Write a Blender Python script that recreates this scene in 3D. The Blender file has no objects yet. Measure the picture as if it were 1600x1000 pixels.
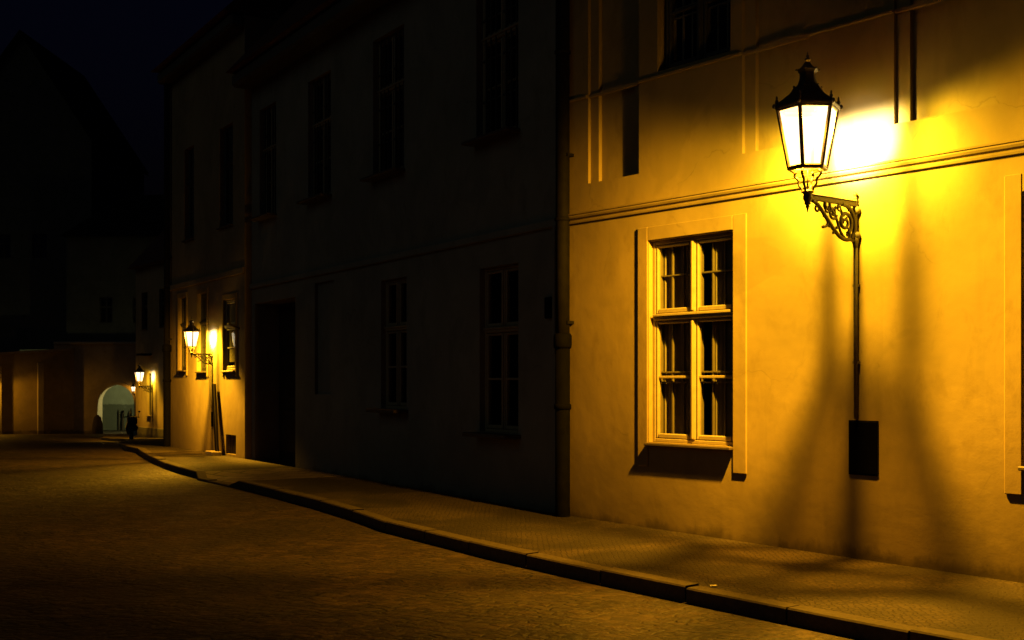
import bpy, math, random
from mathutils import Vector, Matrix
random.seed(7)
R = math.radians
C = bpy.context.scene.collection
EYE = 1.60

# ------------------------------------------------------------------ mesh helper
class MB:
    def __init__(s): s.v, s.f, s.sm = [], [], []
    def quad(s, a, b, c, d):
        i = len(s.v); s.v += [a, b, c, d]; s.f.append((i, i+1, i+2, i+3)); s.sm.append(False)
    def poly(s, pts):
        i = len(s.v); s.v += list(pts); s.f.append(tuple(range(i, i+len(pts)))); s.sm.append(False)
    def box(s, x0, x1, y0, y1, z0, z1, bev=0.0):
        if bev:
            b = min(bev, (x1-x0)*.45, (y1-y0)*.45, (z1-z0)*.45)
            P = {}
            i0 = len(s.v)
            for sx in (0, 1):
                for sy in (0, 1):
                    for sz in (0, 1):
                        X = (x0, x1)[sx]; Y = (y0, y1)[sy]; Z = (z0, z1)[sz]
                        ix = X+(b, -b)[sx]; iy = Y+(b, -b)[sy]; iz = Z+(b, -b)[sz]
                        for ax, p in enumerate(((X, iy, iz), (ix, Y, iz), (ix, iy, Z))):
                            P[sx, sy, sz, ax] = len(s.v); s.v.append(p)
            def F(*k):
                s.f.append(tuple(P[q] for q in k)); s.sm.append(False)
            for q in (0, 1):
                F((q,0,0,0), (q,1,0,0), (q,1,1,0), (q,0,1,0))
                F((0,q,0,1), (1,q,0,1), (1,q,1,1), (0,q,1,1))
                F((0,0,q,2), (1,0,q,2), (1,1,q,2), (0,1,q,2))
            for a in (0, 1):
                for c in (0, 1):
                    F((a,c,0,0), (a,c,1,0), (a,c,1,1), (a,c,0,1))
                    F((a,0,c,0), (a,1,c,0), (a,1,c,2), (a,0,c,2))
                    F((0,a,c,1), (1,a,c,1), (1,a,c,2), (0,a,c,2))
            for a in (0, 1):
                for c in (0, 1):
                    for d in (0, 1):
                        F((a,c,d,0), (a,c,d,1), (a,c,d,2))
            return
        i = len(s.v)
        s.v += [(x, y, z) for x in (x0, x1) for y in (y0, y1) for z in (z0, z1)]
        for q in ((0,1,3,2), (4,6,7,5), (0,4,5,1), (2,3,7,6), (0,2,6,4), (1,5,7,3)):
            s.f.append(tuple(i+k for k in q)); s.sm.append(False)
    def lathe(s, prof, n=16, cx=0, cy=0, rot=0.0, smooth=True, caps=True):
        i = len(s.v); m = len(prof)
        for r, z in prof:
            for k in range(n):
                a = rot + 2*math.pi*k/n
                s.v.append((cx+r*math.sin(a), cy-r*math.cos(a), z))
        for j in range(m-1):
            for k in range(n):
                k2 = (k+1) % n
                s.f.append((i+j*n+k, i+j*n+k2, i+(j+1)*n+k2, i+(j+1)*n+k)); s.sm.append(smooth)
        if caps:
            s.f.append(tuple(i+k for k in range(n))); s.sm.append(False)
            s.f.append(tuple(i+(m-1)*n+k for k in range(n))); s.sm.append(False)
    def tube(s, pts, r, n=8, smooth=True, flat=1.0):
        pts = [Vector(p) for p in pts]; m = len(pts)
        rs = r if isinstance(r, (list, tuple)) else [r]*m
        i = len(s.v); up = None
        for j, p in enumerate(pts):
            t = (pts[min(j+1, m-1)]-pts[max(j-1, 0)]).normalized()
            if up is None:
                up = Vector((1, 0, 0)) if abs(t.x) < .8 else Vector((0, 0, 1))
            up = (up - t*up.dot(t)).normalized(); w = t.cross(up)
            for k in range(n):
                a = 2*math.pi*k/n
                s.v.append(tuple(p + up*math.cos(a)*rs[j]*flat + w*math.sin(a)*rs[j]))
        for j in range(m-1):
            for k in range(n):
                k2 = (k+1) % n
                s.f.append((i+j*n+k, i+j*n+k2, i+(j+1)*n+k2, i+(j+1)*n+k)); s.sm.append(smooth)
        s.f.append(tuple(i+k for k in range(n))); s.sm.append(False)
        s.f.append(tuple(i+(m-1)*n+k for k in range(n))); s.sm.append(False)
    def ball(s, c, rx, ry=None, rz=None, n=12, m=8):
        ry = ry or rx; rz = rz or rx
        i = len(s.v)
        for j in range(m+1):
            th = math.pi*j/m
            for k in range(n):
                a = 2*math.pi*k/n
                s.v.append((c[0]+rx*math.sin(th)*math.cos(a), c[1]+ry*math.sin(th)*math.sin(a), c[2]+rz*math.cos(th)))
        for j in range(m):
            for k in range(n):
                k2 = (k+1) % n
                s.f.append((i+j*n+k, i+j*n+k2, i+(j+1)*n+k2, i+(j+1)*n+k)); s.sm.append(True)
    def wall(s, x0, x1, z0, z1, holes, y=0.0):
        """sheet at y with rectangular holes (hx0,hx1,hz0,hz1,depth) and their reveals"""
        xs = sorted({x0, x1, *[h[0] for h in holes], *[h[1] for h in holes]})
        zs = sorted({z0, z1, *[h[2] for h in holes], *[h[3] for h in holes]})
        xs = [x for x in xs if x0 <= x <= x1]; zs = [z for z in zs if z0 <= z <= z1]
        for a, b in zip(xs, xs[1:]):
            for c, d in zip(zs, zs[1:]):
                mx, mz = (a+b)/2, (c+d)/2
                if any(h[0] < mx < h[1] and h[2] < mz < h[3] for h in holes): continue
                s.quad((a, y, c), (b, y, c), (b, y, d), (a, y, d))
        for hx0, hx1, hz0, hz1, dp in holes:
            s.quad((hx0, y, hz0), (hx0, y+dp, hz0), (hx0, y+dp, hz1), (hx0, y, hz1))
            s.quad((hx1, y, hz0), (hx1, y+dp, hz0), (hx1, y+dp, hz1), (hx1, y, hz1))
            s.quad((hx0, y, hz0), (hx1, y, hz0), (hx1, y+dp, hz0), (hx0, y+dp, hz0))
            s.quad((hx0, y, hz1), (hx1, y, hz1), (hx1, y+dp, hz1), (hx0, y+dp, hz1))
    def build(s, name, mat, parent=None, loc=None, recalc=True):
        me = bpy.data.meshes.new(name)
        me.from_pydata([tuple(v) for v in s.v], [], s.f); me.update()
        for p, q in zip(me.polygons, s.sm): p.use_smooth = q
        if recalc:
            import bmesh
            bm = bmesh.new(); bm.from_mesh(me)
            bmesh.ops.remove_doubles(bm, verts=bm.verts, dist=1e-5)
            bmesh.ops.recalc_face_normals(bm, faces=bm.faces)
            bm.to_mesh(me); bm.free()
        o = bpy.data.objects.new(name, me); C.objects.link(o)
        me.materials.append(mat)
        if parent is not None: o.parent = parent
        if loc is not None: o.location = loc
        return o

def empty(name, label, cat, loc, rz=0.0, group=None):
    o = bpy.data.objects.new(name, None); C.objects.link(o)
    o.empty_display_size = .2
    o.location = loc; o.rotation_euler = (0, 0, rz)
    o['label'] = label; o['category'] = cat
    if group: o['group'] = group
    return o
def tag(o, label, cat, group=None):
    o['label'] = label; o['category'] = cat
    if group: o['group'] = group
    return o
def struct(o): o['kind'] = 'structure'; return o
def copy_tree(o, parent=None):
    c = o.copy(); C.objects.link(c); c.parent = parent
    for ch in list(o.children): copy_tree(ch, c)
    return c

# ------------------------------------------------------------------ materials
def new_mat(name):
    m = bpy.data.materials.new(name); m.use_nodes = True
    nt = m.node_tree; nt.nodes.clear()
    out = nt.nodes.new('ShaderNodeOutputMaterial')
    return m, nt, out
def N(nt, t, **kw):
    n = nt.nodes.new(t)
    for k, v in kw.items(): setattr(n, k, v)
    return n
def noise(nt, co, scale, detail=6, rough=.6, dist=0.0):
    n = N(nt, 'ShaderNodeTexNoise'); nt.links.new(co, n.inputs['Vector'])
    n.inputs['Scale'].default_value = scale; n.inputs['Detail'].default_value = detail
    n.inputs['Roughness'].default_value = rough; n.inputs['Distortion'].default_value = dist
    return n.outputs['Fac']
def ramp(nt, fac, stops):
    n = N(nt, 'ShaderNodeValToRGB'); nt.links.new(fac, n.inputs['Fac'])
    e = n.color_ramp.elements
    while len(e) < len(stops): e.new(.5)
    for el, (p, c) in zip(e, stops):
        el.position = p; el.color = (c, c, c, 1) if not isinstance(c, tuple) else (*c, 1)
    return n.outputs['Color']
def mixc(nt, a, b, fac, mode='MIX'):
    n = N(nt, 'ShaderNodeMix', data_type='RGBA', blend_type=mode)
    for sock, val in ((6, a), (7, b)):
        if isinstance(val, tuple): n.inputs[sock].default_value = (*val, 1)
        else: nt.links.new(val, n.inputs[sock])
    if isinstance(fac, (int, float)): n.inputs[0].default_value = fac
    else: nt.links.new(fac, n.inputs[0])
    return n.outputs[2]
def math_(nt, op, a, b=None):
    n = N(nt, 'ShaderNodeMath', operation=op)
    for i, val in enumerate((a, b)):
        if val is None: continue
        if isinstance(val, (int, float)): n.inputs[i].default_value = val
        else: nt.links.new(val, n.inputs[i])
    return n.outputs[0]
def bsdf(nt, out, col, rough=.8, spec=.3, bump=None, dist=.01, strength=1.0, metal=0.0):
    b = N(nt, 'ShaderNodeBsdfPrincipled')
    if isinstance(col, tuple): b.inputs['Base Color'].default_value = (*col, 1)
    else: nt.links.new(col, b.inputs['Base Color'])
    if isinstance(rough, (int, float)): b.inputs['Roughness'].default_value = rough
    else: nt.links.new(rough, b.inputs['Roughness'])
    b.inputs['Specular IOR Level'].default_value = spec
    b.inputs['Metallic'].default_value = metal
    if bump is not None:
        n = N(nt, 'ShaderNodeBump'); n.inputs['Distance'].default_value = dist
        n.inputs['Strength'].default_value = strength
        nt.links.new(bump, n.inputs['Height']); nt.links.new(n.outputs[0], b.inputs['Normal'])
    nt.links.new(b.outputs[0], out.inputs[0])
    return b
def coords(nt, kind='Object'):
    return N(nt, 'ShaderNodeTexCoord').outputs[kind]
def mapping(nt, co, scale=(1,1,1), rot=(0,0,0)):
    n = N(nt, 'ShaderNodeMapping'); nt.links.new(co, n.inputs['Vector'])
    n.inputs['Scale'].default_value = scale; n.inputs['Rotation'].default_value = rot
    return n.outputs[0]

def plaster(name, base, dirt=.55, seed=0.0):
    m, nt, out = new_mat(name)
    co = coords(nt)
    big = noise(nt, mapping(nt, co, (1, 1, .8)), .9, 5, .6, .4)
    mid = noise(nt, mapping(nt, co, (1, 1, .55)), 3.2, 6, .65, .3)
    fine = noise(nt, co, 70, 4, .6)
    lump = noise(nt, co, 5.0, 4, .5)
    c1 = mixc(nt, base, tuple(k*.74 for k in base), ramp(nt, big, [(.38, 0.0), (.72, 1.0)]))
    c2 = mixc(nt, c1, tuple(k*q for k, q in zip(base, (.62, .58, .5))), ramp(nt, mid, [(.53, 0.0), (.80, .8)]))
    # vertical rain streaks
    st = noise(nt, mapping(nt, co, (7, 7, .25)), 1.0, 4, .6)
    c2 = mixc(nt, c2, tuple(k*.72 for k in base), ramp(nt, st, [(.55, 0.0), (.8, .45)]))
    # splash dirt near the ground
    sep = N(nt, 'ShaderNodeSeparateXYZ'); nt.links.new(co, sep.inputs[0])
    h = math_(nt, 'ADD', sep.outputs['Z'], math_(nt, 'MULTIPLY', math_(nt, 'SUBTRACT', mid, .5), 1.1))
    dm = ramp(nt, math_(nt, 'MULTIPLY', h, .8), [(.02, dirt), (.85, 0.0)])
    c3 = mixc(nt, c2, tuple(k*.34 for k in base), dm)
    # grime and a painted gap shadow along the foot, old repairs, hairline cracks
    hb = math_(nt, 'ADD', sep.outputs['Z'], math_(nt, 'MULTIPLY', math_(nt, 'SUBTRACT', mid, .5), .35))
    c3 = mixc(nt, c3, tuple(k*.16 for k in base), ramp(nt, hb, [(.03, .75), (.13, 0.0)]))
    pt = noise(nt, mapping(nt, co, (1, 1, 1.1)), .62, 3, .45, 1.1)
    c3 = mixc(nt, c3, tuple(k*.70 for k in base), ramp(nt, pt, [(.575, 0.0), (.60, .42)]))
    wp = N(nt, 'ShaderNodeTexNoise'); nt.links.new(co, wp.inputs['Vector']); wp.inputs['Scale'].default_value = 2.2; wp.inputs['Detail'].default_value = 5
    wv = N(nt, 'ShaderNodeVectorMath', operation='MULTIPLY_ADD'); nt.links.new(wp.outputs['Color'], wv.inputs[0])
    wv.inputs[1].default_value = (.5, .5, .5); nt.links.new(co, wv.inputs[2])
    ck = N(nt, 'ShaderNodeTexVoronoi', feature='DISTANCE_TO_EDGE'); nt.links.new(wv.outputs[0], ck.inputs['Vector']); ck.inputs['Scale'].default_value = .75
    crack = math_(nt, 'MULTIPLY', ramp(nt, ck.outputs['Distance'], [(.0015, 1.0), (.005, 0.0)]), ramp(nt, big, [(.52, 0.0), (.60, 1.0)]))
    c3 = mixc(nt, c3, tuple(k*.45 for k in base), math_(nt, 'MULTIPLY', crack, .55))
    hgt = math_(nt, 'ADD', math_(nt, 'MULTIPLY', lump, .55), math_(nt, 'MULTIPLY', fine, .10))
    bsdf(nt, out, c3, .92, .15, hgt, .012, .8)
    return m

M = {}
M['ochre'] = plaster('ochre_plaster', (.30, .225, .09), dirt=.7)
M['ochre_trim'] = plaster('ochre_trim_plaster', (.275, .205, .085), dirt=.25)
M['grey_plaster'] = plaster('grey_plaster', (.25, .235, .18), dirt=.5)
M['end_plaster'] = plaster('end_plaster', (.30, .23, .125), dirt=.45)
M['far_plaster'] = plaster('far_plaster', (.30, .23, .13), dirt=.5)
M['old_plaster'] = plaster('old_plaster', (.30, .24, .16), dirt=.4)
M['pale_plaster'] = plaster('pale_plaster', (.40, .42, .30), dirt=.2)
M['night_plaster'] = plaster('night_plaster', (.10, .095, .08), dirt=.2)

def simple(name, col, rough=.6, spec=.4, var=.25, scale=12, bd=.003, metal=0.0):
    m, nt, out = new_mat(name); co = coords(nt)
    n = noise(nt, co, scale, 5, .6)
    c = mixc(nt, tuple(k*(1+var) for k in col), tuple(k*(1-var) for k in col), ramp(nt, n, [(.3, 0.0), (.7, 1.0)]))
    bsdf(nt, out, c, rough, spec, n, bd, .7, metal)
    return m
M['iron'] = simple('cast_iron', (.034, .025, .014), .5, .45, .35, 30, .002)
M['iron_mid'] = simple('brown_iron', (.016, .013, .008), .5, .4, .3, 30, .002)
M['iron_bright'] = simple('painted_iron_post', (.11, .09, .05), .5, .4, .3, 30, .002)
M['pipe'] = simple('weathered_pipe', (.006, .0055, .005), .75, .08, .35, 9, .003)
M['pipe_black'] = simple('black_pipe', (.0025, .0025, .0025), .85, .04, .3, 9, .003)
M['wood'] = simple('painted_window_wood', (.27, .215, .115), .5, .35, .12, 14, .0015)
M['inner_wood'] = simple('inner_window_wood', (.17, .135, .075), .5, .3, .12, 14, .0015)
M['wood_dark'] = simple('dark_window_wood', (.045, .04, .033), .6, .3, .25, 14, .0015)
M['door'] = simple('dark_door_wood', (.018, .014, .010), .6, .3, .3, 6, .003)
M['hatch'] = simple('black_hatch_metal', (.0012, .0012, .002), .9, .02, .3, 20, .001)
M['sill_metal'] = simple('brown_sill_metal', (.07, .052, .034), .6, .3, .25, 14, .002)
M['stone'] = simple('sill_stone', (.26, .22, .16), .85, .2, .2, 14, .004)
M['roof'] = simple('roof_tiles', (.085, .04, .028), .85, .15, .3, 4, .02)
M['roof_dark'] = simple('dark_roof', (.012, .011, .011), .9, .1, .3, 4, .02)
M['interior'] = simple('dark_interior', (.02, .018, .015), .95, .05, .3, 2, .002)
M['curtain'] = simple('net_curtain', (.24, .20, .14), .95, .05, .15, 6, .004)
M['board'] = simple('dark_board', (.018, .014, .010), .6, .3, .3, 8, .002)
M['block'] = simple('pale_block', (.40, .34, .24), .85, .2, .2, 16, .004)
M['rubber'] = simple('tyre_rubber', (.012, .012, .012), .8, .2, .2, 20, .002)
M['scooter'] = simple('scooter_paint', (.012, .013, .014), .35, .4, .2, 8, .001)
M['paper'] = simple('paper', (.6, .55, .42), .9, .1, .1, 30, .001)
M['granite'] = simple('granite', (.06, .046, .030), .8, .25, .3, 26, .006)

def glass_mat():
    m, nt, out = new_mat('window_glass')
    lw = N(nt, 'ShaderNodeLayerWeight'); lw.inputs[0].default_value = .5
    fac = math_(nt, 'ADD', math_(nt, 'MULTIPLY', math_(nt, 'POWER', lw.outputs['Facing'], 5.0), .9), .045)
    t = N(nt, 'ShaderNodeBsdfTransparent'); t.inputs[0].default_value = (.86, .88, .84, 1)
    g = N(nt, 'ShaderNodeBsdfGlossy'); g.inputs['Roughness'].default_value = .03
    co = coords(nt); n = noise(nt, co, 2.5, 2, .5)
    b = N(nt, 'ShaderNodeBump'); b.inputs['Distance'].default_value = .006; b.inputs['Strength'].default_value = .5
    nt.links.new(n, b.inputs['Height']); nt.links.new(b.outputs[0], g.inputs['Normal'])
    mx = N(nt, 'ShaderNodeMixShader')
    nt.links.new(fac, mx.inputs[0]); nt.links.new(t.outputs[0], mx.inputs[1]); nt.links.new(g.outputs[0], mx.inputs[2])
    nt.links.new(mx.outputs[0], out.inputs[0])
    return m
M['glass'] = glass_mat()
def lamp_glass(name, col, strength, fac=.45):
    m, nt, out = new_mat(name)
    t = N(nt, 'ShaderNodeBsdfTransparent'); t.inputs[0].default_value = (1, 1, 1, 1)
    e = N(nt, 'ShaderNodeEmission'); e.inputs[0].default_value = (*col, 1)
    co = coords(nt)
    sep = N(nt, 'ShaderNodeSeparateXYZ'); nt.links.new(co, sep.inputs[0])
    # lit glass: brightest round the mantle, thinner at the bottom of the pane
    g = ramp(nt, math_(nt, 'MULTIPLY', math_(nt, 'SUBTRACT', sep.outputs['Z'], .25), 1.9), [(0.0, .8), (.5, 1.0)])
    st = math_(nt, 'MULTIPLY', g, strength)
    nt.links.new(st, e.inputs[1])
    mx = N(nt, 'ShaderNodeMixShader'); mx.inputs[0].default_value = fac
    nt.links.new(t.outputs[0], mx.inputs[1]); nt.links.new(e.outputs[0], mx.inputs[2])
    nt.links.new(mx.outputs[0], out.inputs[0])
    return m
M['lampglass'] = lamp_glass('lit_lantern_glass', (1.0, .82, .52), 3.2)

def dim_glass_mat():  # half-opaque pane, density set to shape the lantern's shadow on the wall
    m, nt, out = new_mat('dim_glass')
    t = N(nt, 'ShaderNodeBsdfTransparent'); t.inputs[0].default_value = (.8, .75, .65, 1)
    d = N(nt, 'ShaderNodeBsdfDiffuse'); d.inputs[0].default_value = (.05, .04, .03, 1)
    mx = N(nt, 'ShaderNodeMixShader'); mx.inputs[0].default_value = .66
    nt.links.new(t.outputs[0], mx.inputs[1]); nt.links.new(d.outputs[0], mx.inputs[2]); nt.links.new(mx.outputs[0], out.inputs[0])
    return m
M['dimglass'] = dim_glass_mat()
STREET = math.atan2(-.778, .628)      # street direction
def road_mat():
    m, nt, out = new_mat('cobbled_road')
    co = coords(nt)
    warp = N(nt, 'ShaderNodeTexNoise'); nt.links.new(co, warp.inputs['Vector'])
    warp.inputs['Scale'].default_value = 1.6; warp.inputs['Detail'].default_value = 3
    w = N(nt, 'ShaderNodeVectorMath', operation='MULTIPLY_ADD')
    nt.links.new(warp.outputs['Color'], w.inputs[0]); w.inputs[1].default_value = (.22, .22, 0)
    nt.links.new(co, w.inputs[2])
    mp = mapping(nt, w.outputs[0], (.8, 1.25, 1), (0, 0, R(39)))
    ve = N(nt, 'ShaderNodeTexVoronoi', feature='DISTANCE_TO_EDGE'); nt.links.new(mp, ve.inputs['Vector'])
    vc = N(nt, 'ShaderNodeTexVoronoi'); nt.links.new(mp, vc.inputs['Vector'])
    for v in (ve, vc): v.inputs['Scale'].default_value = 8.2; v.inputs['Randomness'].default_value = .5
    big = noise(nt, co, .30, 5, .6, .6); mid = noise(nt, co, 1.7, 5, .65, .4); fine = noise(nt, co, 30, 5, .65)
    sepc = N(nt, 'ShaderNodeSeparateColor'); nt.links.new(vc.outputs['Color'], sepc.inputs[0])
    stone = mixc(nt, (.027, .0175, .0095), (.082, .052, .028), sepc.outputs[0])
    stone = mixc(nt, stone, (.026, .019, .012), ramp(nt, fine, [(.45, 0.0), (.75, .7)]))
    stone = mixc(nt, stone, (.031, .022, .013), ramp(nt, mid, [(.45, 0.0), (.68, .7)]))
    stone = mixc(nt, stone, (.029, .021, .013), ramp(nt, big, [(.42, 0.0), (.62, .8)]))
    joint = ramp(nt, ve.outputs['Distance'], [(.01, 0.0), (.11, 1.0)])
    worn = ramp(nt, mid, [(.36, .25), (.62, 1.0)])
    col = mixc(nt, stone, mixc(nt, (.011, .008, .005), stone, joint), math_(nt, 'MULTIPLY', worn, .95))
    dome = ramp(nt, vc.outputs['Distance'], [(0.0, 1.0), (.75, 0.0)])
    h = math_(nt, 'ADD', math_(nt, 'MULTIPLY', fine, .35), math_(nt, 'MULTIPLY', joint, .6))
    h = math_(nt, 'ADD', h, math_(nt, 'MULTIPLY', dome, .5))
    h = math_(nt, 'ADD', h, math_(nt, 'MULTIPLY', sepc.outputs[1], .45))
    h = math_(nt, 'ADD', math_(nt, 'MULTIPLY', h, worn), math_(nt, 'MULTIPLY', mid, 1.5))
    rg = ramp(nt, fine, [(.3, .50), (.7, .85)])
    bsdf(nt, out, col, rg, .3, h, .018, 1.0)
    return m
def paving_mat():
    m, nt, out = new_mat('mosaic_pavement')
    co = coords(nt)
    vor = N(nt, 'ShaderNodeTexVoronoi', feature='DISTANCE_TO_EDGE'); nt.links.new(co, vor.inputs['Vector']); vor.inputs['Scale'].default_value = 15
    v2 = N(nt, 'ShaderNodeTexVoronoi'); nt.links.new(co, v2.inputs['Vector']); v2.inputs['Scale'].default_value = 15
    for v in (vor, v2): v.inputs['Scale'].default_value = 19; v.inputs['Randomness'].default_value = .55
    big = noise(nt, co, .55, 4, .55, .6); mid = noise(nt, co, 2.2, 5, .6, .3); fine = noise(nt, co, 45, 4, .6)
    base = mixc(nt, (.036, .026, .0155), (.055, .040, .025), v2.outputs['Color'])
    base = mixc(nt, base, (.015, .0115, .0075), ramp(nt, big, [(.46, 0.0), (.55, .9)]))
    base = mixc(nt, base, (.020, .015, .0095), ramp(nt, mid, [(.48, 0.0), (.72, .75)]))
    edge = ramp(nt, vor.outputs['Distance'], [(.0, 0.0), (.12, 1.0)])
    col = mixc(nt, (.019, .014, .009), base, edge)
    h = math_(nt, 'ADD', edge, math_(nt, 'MULTIPLY', mid, 1.4))
    h = math_(nt, 'ADD', h, math_(nt, 'MULTIPLY', fine, .3))
    bsdf(nt, out, col, .78, .25, h, .008, .8)
    return m
def slab_mat():
    m, nt, out = new_mat('driveway_slabs')
    co = coords(nt)
    mp = mapping(nt, co, (1, 1, 1), (0, 0, R(20)))
    br = N(nt, 'ShaderNodeTexBrick'); nt.links.new(mp, br.inputs['Vector'])
    br.inputs['Scale'].default_value = 1.0
    br.inputs['Brick Width'].default_value = .62; br.inputs['Row Height'].default_value = .34
    br.inputs['Mortar Size'].default_value = .02; br.inputs['Mortar Smooth'].default_value = .4
    br.inputs['Color1'].default_value = (.11, .085, .055, 1); br.inputs['Color2'].default_value = (.17, .13, .09, 1)
    br.inputs['Mortar'].default_value = (.03, .022, .015, 1)
    f = noise(nt, co, 20, 5, .6)
    h = math_(nt, 'SUBTRACT', math_(nt, 'MULTIPLY', f, .3), br.outputs['Fac'])
    bsdf(nt, out, br.outputs['Color'], .7, .3, h, .012, .9)
    return m
M['road'] = road_mat(); M['paving'] = paving_mat(); M['slab'] = slab_mat()

# ------------------------------------------------------------------ site layout
PROFILE = [(-400, -.05), (8, -.03), (10.8, .005), (13.9, .055), (18.5, .09), (28.4, .11), (55, -.93), (80, -1.64), (130, -2.2), (900, -2.6)]
def gz(y):
    for (a, za), (b, zb) in zip(PROFILE, PROFILE[1:]):
        if a <= y <= b: return za + (zb-za)*(y-a)/(b-a)
    return PROFILE[-1][1]

class Front:                       # a facade line: origin, rightward direction u, street side = -local y
    def __init__(s, ox, oy, ux, uy):
        l = math.hypot(ux, uy); s.o = (ox, oy); s.u = (ux/l, uy/l); s.n = (s.u[1], -s.u[0])
        s.rz = math.atan2(uy, ux)
    def at(s, u, v=0.0, z=0.0):    # v metres out into the street
        return Vector((s.o[0]+s.u[0]*u+s.n[0]*v, s.o[1]+s.u[1]*u+s.n[1]*v, z))
    def loc(s): return (s.o[0], s.o[1], 0)
FR = Front(3.15, 10.8, .628, -.778)
FD = Front(.638, 13.91, .521, -.8535)
FF = Front(-16.0, 55.0, 2.75, -4.0)

# ------------------------------------------------------------------ windows
def window(parent, x0, x1, z0, z1, mat, y=.10, transom=.62, detail=True, bars=(), sill=True,
           surround=None, name='window', smat=None, twocol=True, inner=False, curtain=False, blind=False):
    """part window (frame and casements) > pane, sill, surround, inner_window, curtain, interior"""
    w = MB(); fw = .04
    W = x1-x0; xm = (x0+x1)/2
    w.box(x0, x0+fw, y, y+.09, z0, z1, .006); w.box(x1-fw, x1, y, y+.09, z0, z1, .006)
    w.box(x0+fw, x1-fw, y, y+.09, z1-fw, z1, .006); w.box(x0+fw, x1-fw, y, y+.09, z0, z0+fw, .006)
    zt = z0+(z1-z0)*transom
    w.box(x0+fw, x1-fw, y-.03, y+.09, zt-.036, zt+.036, .012)
    w.box(x0+fw, x1-fw, y-.05, y-.03, zt+.005, zt+.035, .006)
    if twocol: 
        w.box(xm-.028, xm+.028, y-.008, y+.09, z0+fw, zt-.036, .01); w.box(xm-.028, xm+.028, y-.008, y+.09, zt+.036, z1-fw, .01)
        w.box(xm-.017, xm+.017, y-.028, y-.008, z0+fw+.01, zt-.055, .008); w.box(xm-.017, xm+.017, y-.028, y-.008, zt+.05, z1-fw-.005, .008)
    cols = [(x0+fw, xm-.028), (xm+.028, x1-fw)] if twocol else [(x0+fw, x1-fw)]
    panes = MB()
    for a, b in cols:
        for c, d, low in ((z0+fw, zt-.036, True), (zt+.036, z1-fw, False)):
            k = .038; e = .003
            w.box(a+e, a+k, y+.004, y+.06, c+e, d-e, .010); w.box(b-k, b-e, y+.004, y+.06, c+e, d-e, .010)
            w.box(a+k, b-k, y+.004, y+.06, c+e, c+k+.018, .010); w.box(a+k, b-k, y+.004, y+.06, d-k, d-e, .010)
            if low and detail:
                zb = c+(d-c)*.52
                w.box(a+k, b-k, y+.012, y+.05, zb-.015, zb+.015, .006)
            panes.quad((a+k, y+.034, c+k), (b-k, y+.034, c+k), (b-k, y+.034, d-k), (a+k, y+.034, d-k))
    o = w.build(name, mat, parent)
    panes.build('pane', M['glass'], o, recalc=False)
    ib = MB()
    D = .55
    ib.quad((x0, y+D, z0), (x1, y+D, z0), (x1, y+D, z1), (x0, y+D, z1))
    ib.quad((x0, y+.09, z0), (x0, y+D, z0), (x0, y+D, z1), (x0, y+.09, z1))
    ib.quad((x1, y+.09, z0), (x1, y+D, z0), (x1, y+D, z1), (x1, y+.09, z1))
    ib.quad((x0, y+.09, z0), (x1, y+.09, z0), (x1, y+D, z0), (x0, y+D, z0))
    ib.quad((x0, y+.09, z1), (x1, y+.09, z1), (x1, y+D, z1), (x0, y+D, z1))
    ib.build('interior', M['interior'], o)
    if inner:
        iw = MB(); yi = y+.062
        iw.box(xm-.05, xm+.05, yi, yi+.05, z0, z1, .006)
        iw.box(x0, x0+.07, yi, yi+.05, z0, z1, .006); iw.box(x1-.07, x1, yi, yi+.05, z0, z1, .006)
        iw.box(x0+.07, xm-.05, yi, yi+.05, zt-.05, zt+.05, .006); iw.box(xm+.05, x1-.07, yi, yi+.05, zt-.05, zt+.05, .006)
        for a, b in ((x0+.07, xm-.05), (xm+.05, x1-.07)):
            for q in (.33, .67):
                xx = a+(b-a)*q
                iw.box(xx-.011, xx+.011, yi+.005, yi+.03, z0, zt-.05, .003); iw.box(xx-.011, xx+.011, yi+.005, yi+.03, zt+.05, z1, .003)
            for zz in (zt+(z1-zt)*.54, z0+(zt-z0)*.56, z0+(zt-z0)*.48):
                iw.box(a, b, yi+.0, yi+.034, zz-.009, zz+.009, .003)
        iw.build('inner_window', M['inner_wood'], o)
    if curtain:
        cu = MB(); n = 26; yc = y+.125
        for a, b in ((x0+.02, x0+.02+W*.42), (x1-W*.36, x1-.02)):
            for k in range(n):
                f0, f1 = k/n, (k+1)/n
                p = lambda f: (a+(b-a)*f, yc+.025*math.sin(f*31)+.012*math.sin(f*67+1))
                (xa, ya), (xb, yb) = p(f0), p(f1)
                cu.quad((xa, ya, z0+.02), (xb, yb, z0+.02), (xb, yb, z1-.02), (xa, ya, z1-.02))
        cu.build('curtain', M['curtain'], o)
    if blind:
        bl = MB(); bl.box(x0+fw, x1-fw, y+.04, y+.052, z0+(z1-z0)*.12, z1-fw, .004); bl.build('blind', M['curtain'], o)
    if bars:
        g = MB()
        for q in bars:
            xx = x0+W*q
            g.box(xx-.011, xx+.011, y-.04, y-.018, z0+.02, z1-.02)
        nb = 4
        for k in range(1, nb):
            zz = z0+(z1-z0)*k/nb
            g.box(x0+.01, x1-.01, y-.018, y-.004, zz-.012, zz+.012)
        g.build('grille', M['wood_dark'], o)
    if sill:
        s = MB()
        s.box(x0-.012, x1+.012, -.075, y-.002, z0-.038, z0-.004, .008)
        s.build('sill', M['sill_metal'], o)
    if surround:
        sx0, sx1, sz0, sz1, pr = surround
        t = MB()
        t.box(sx0, x0-.002, -pr, -.001, sz0, sz1, .012); t.box(x1+.002, sx1, -pr, -.001, sz0, sz1, .012)
        t.box(x0-.002, x1+.002, -pr+.001, -.001, z1+.002, sz1-.001, .010)
        t.build('surround', smat or M['ochre_trim'], o)
    return o

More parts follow.
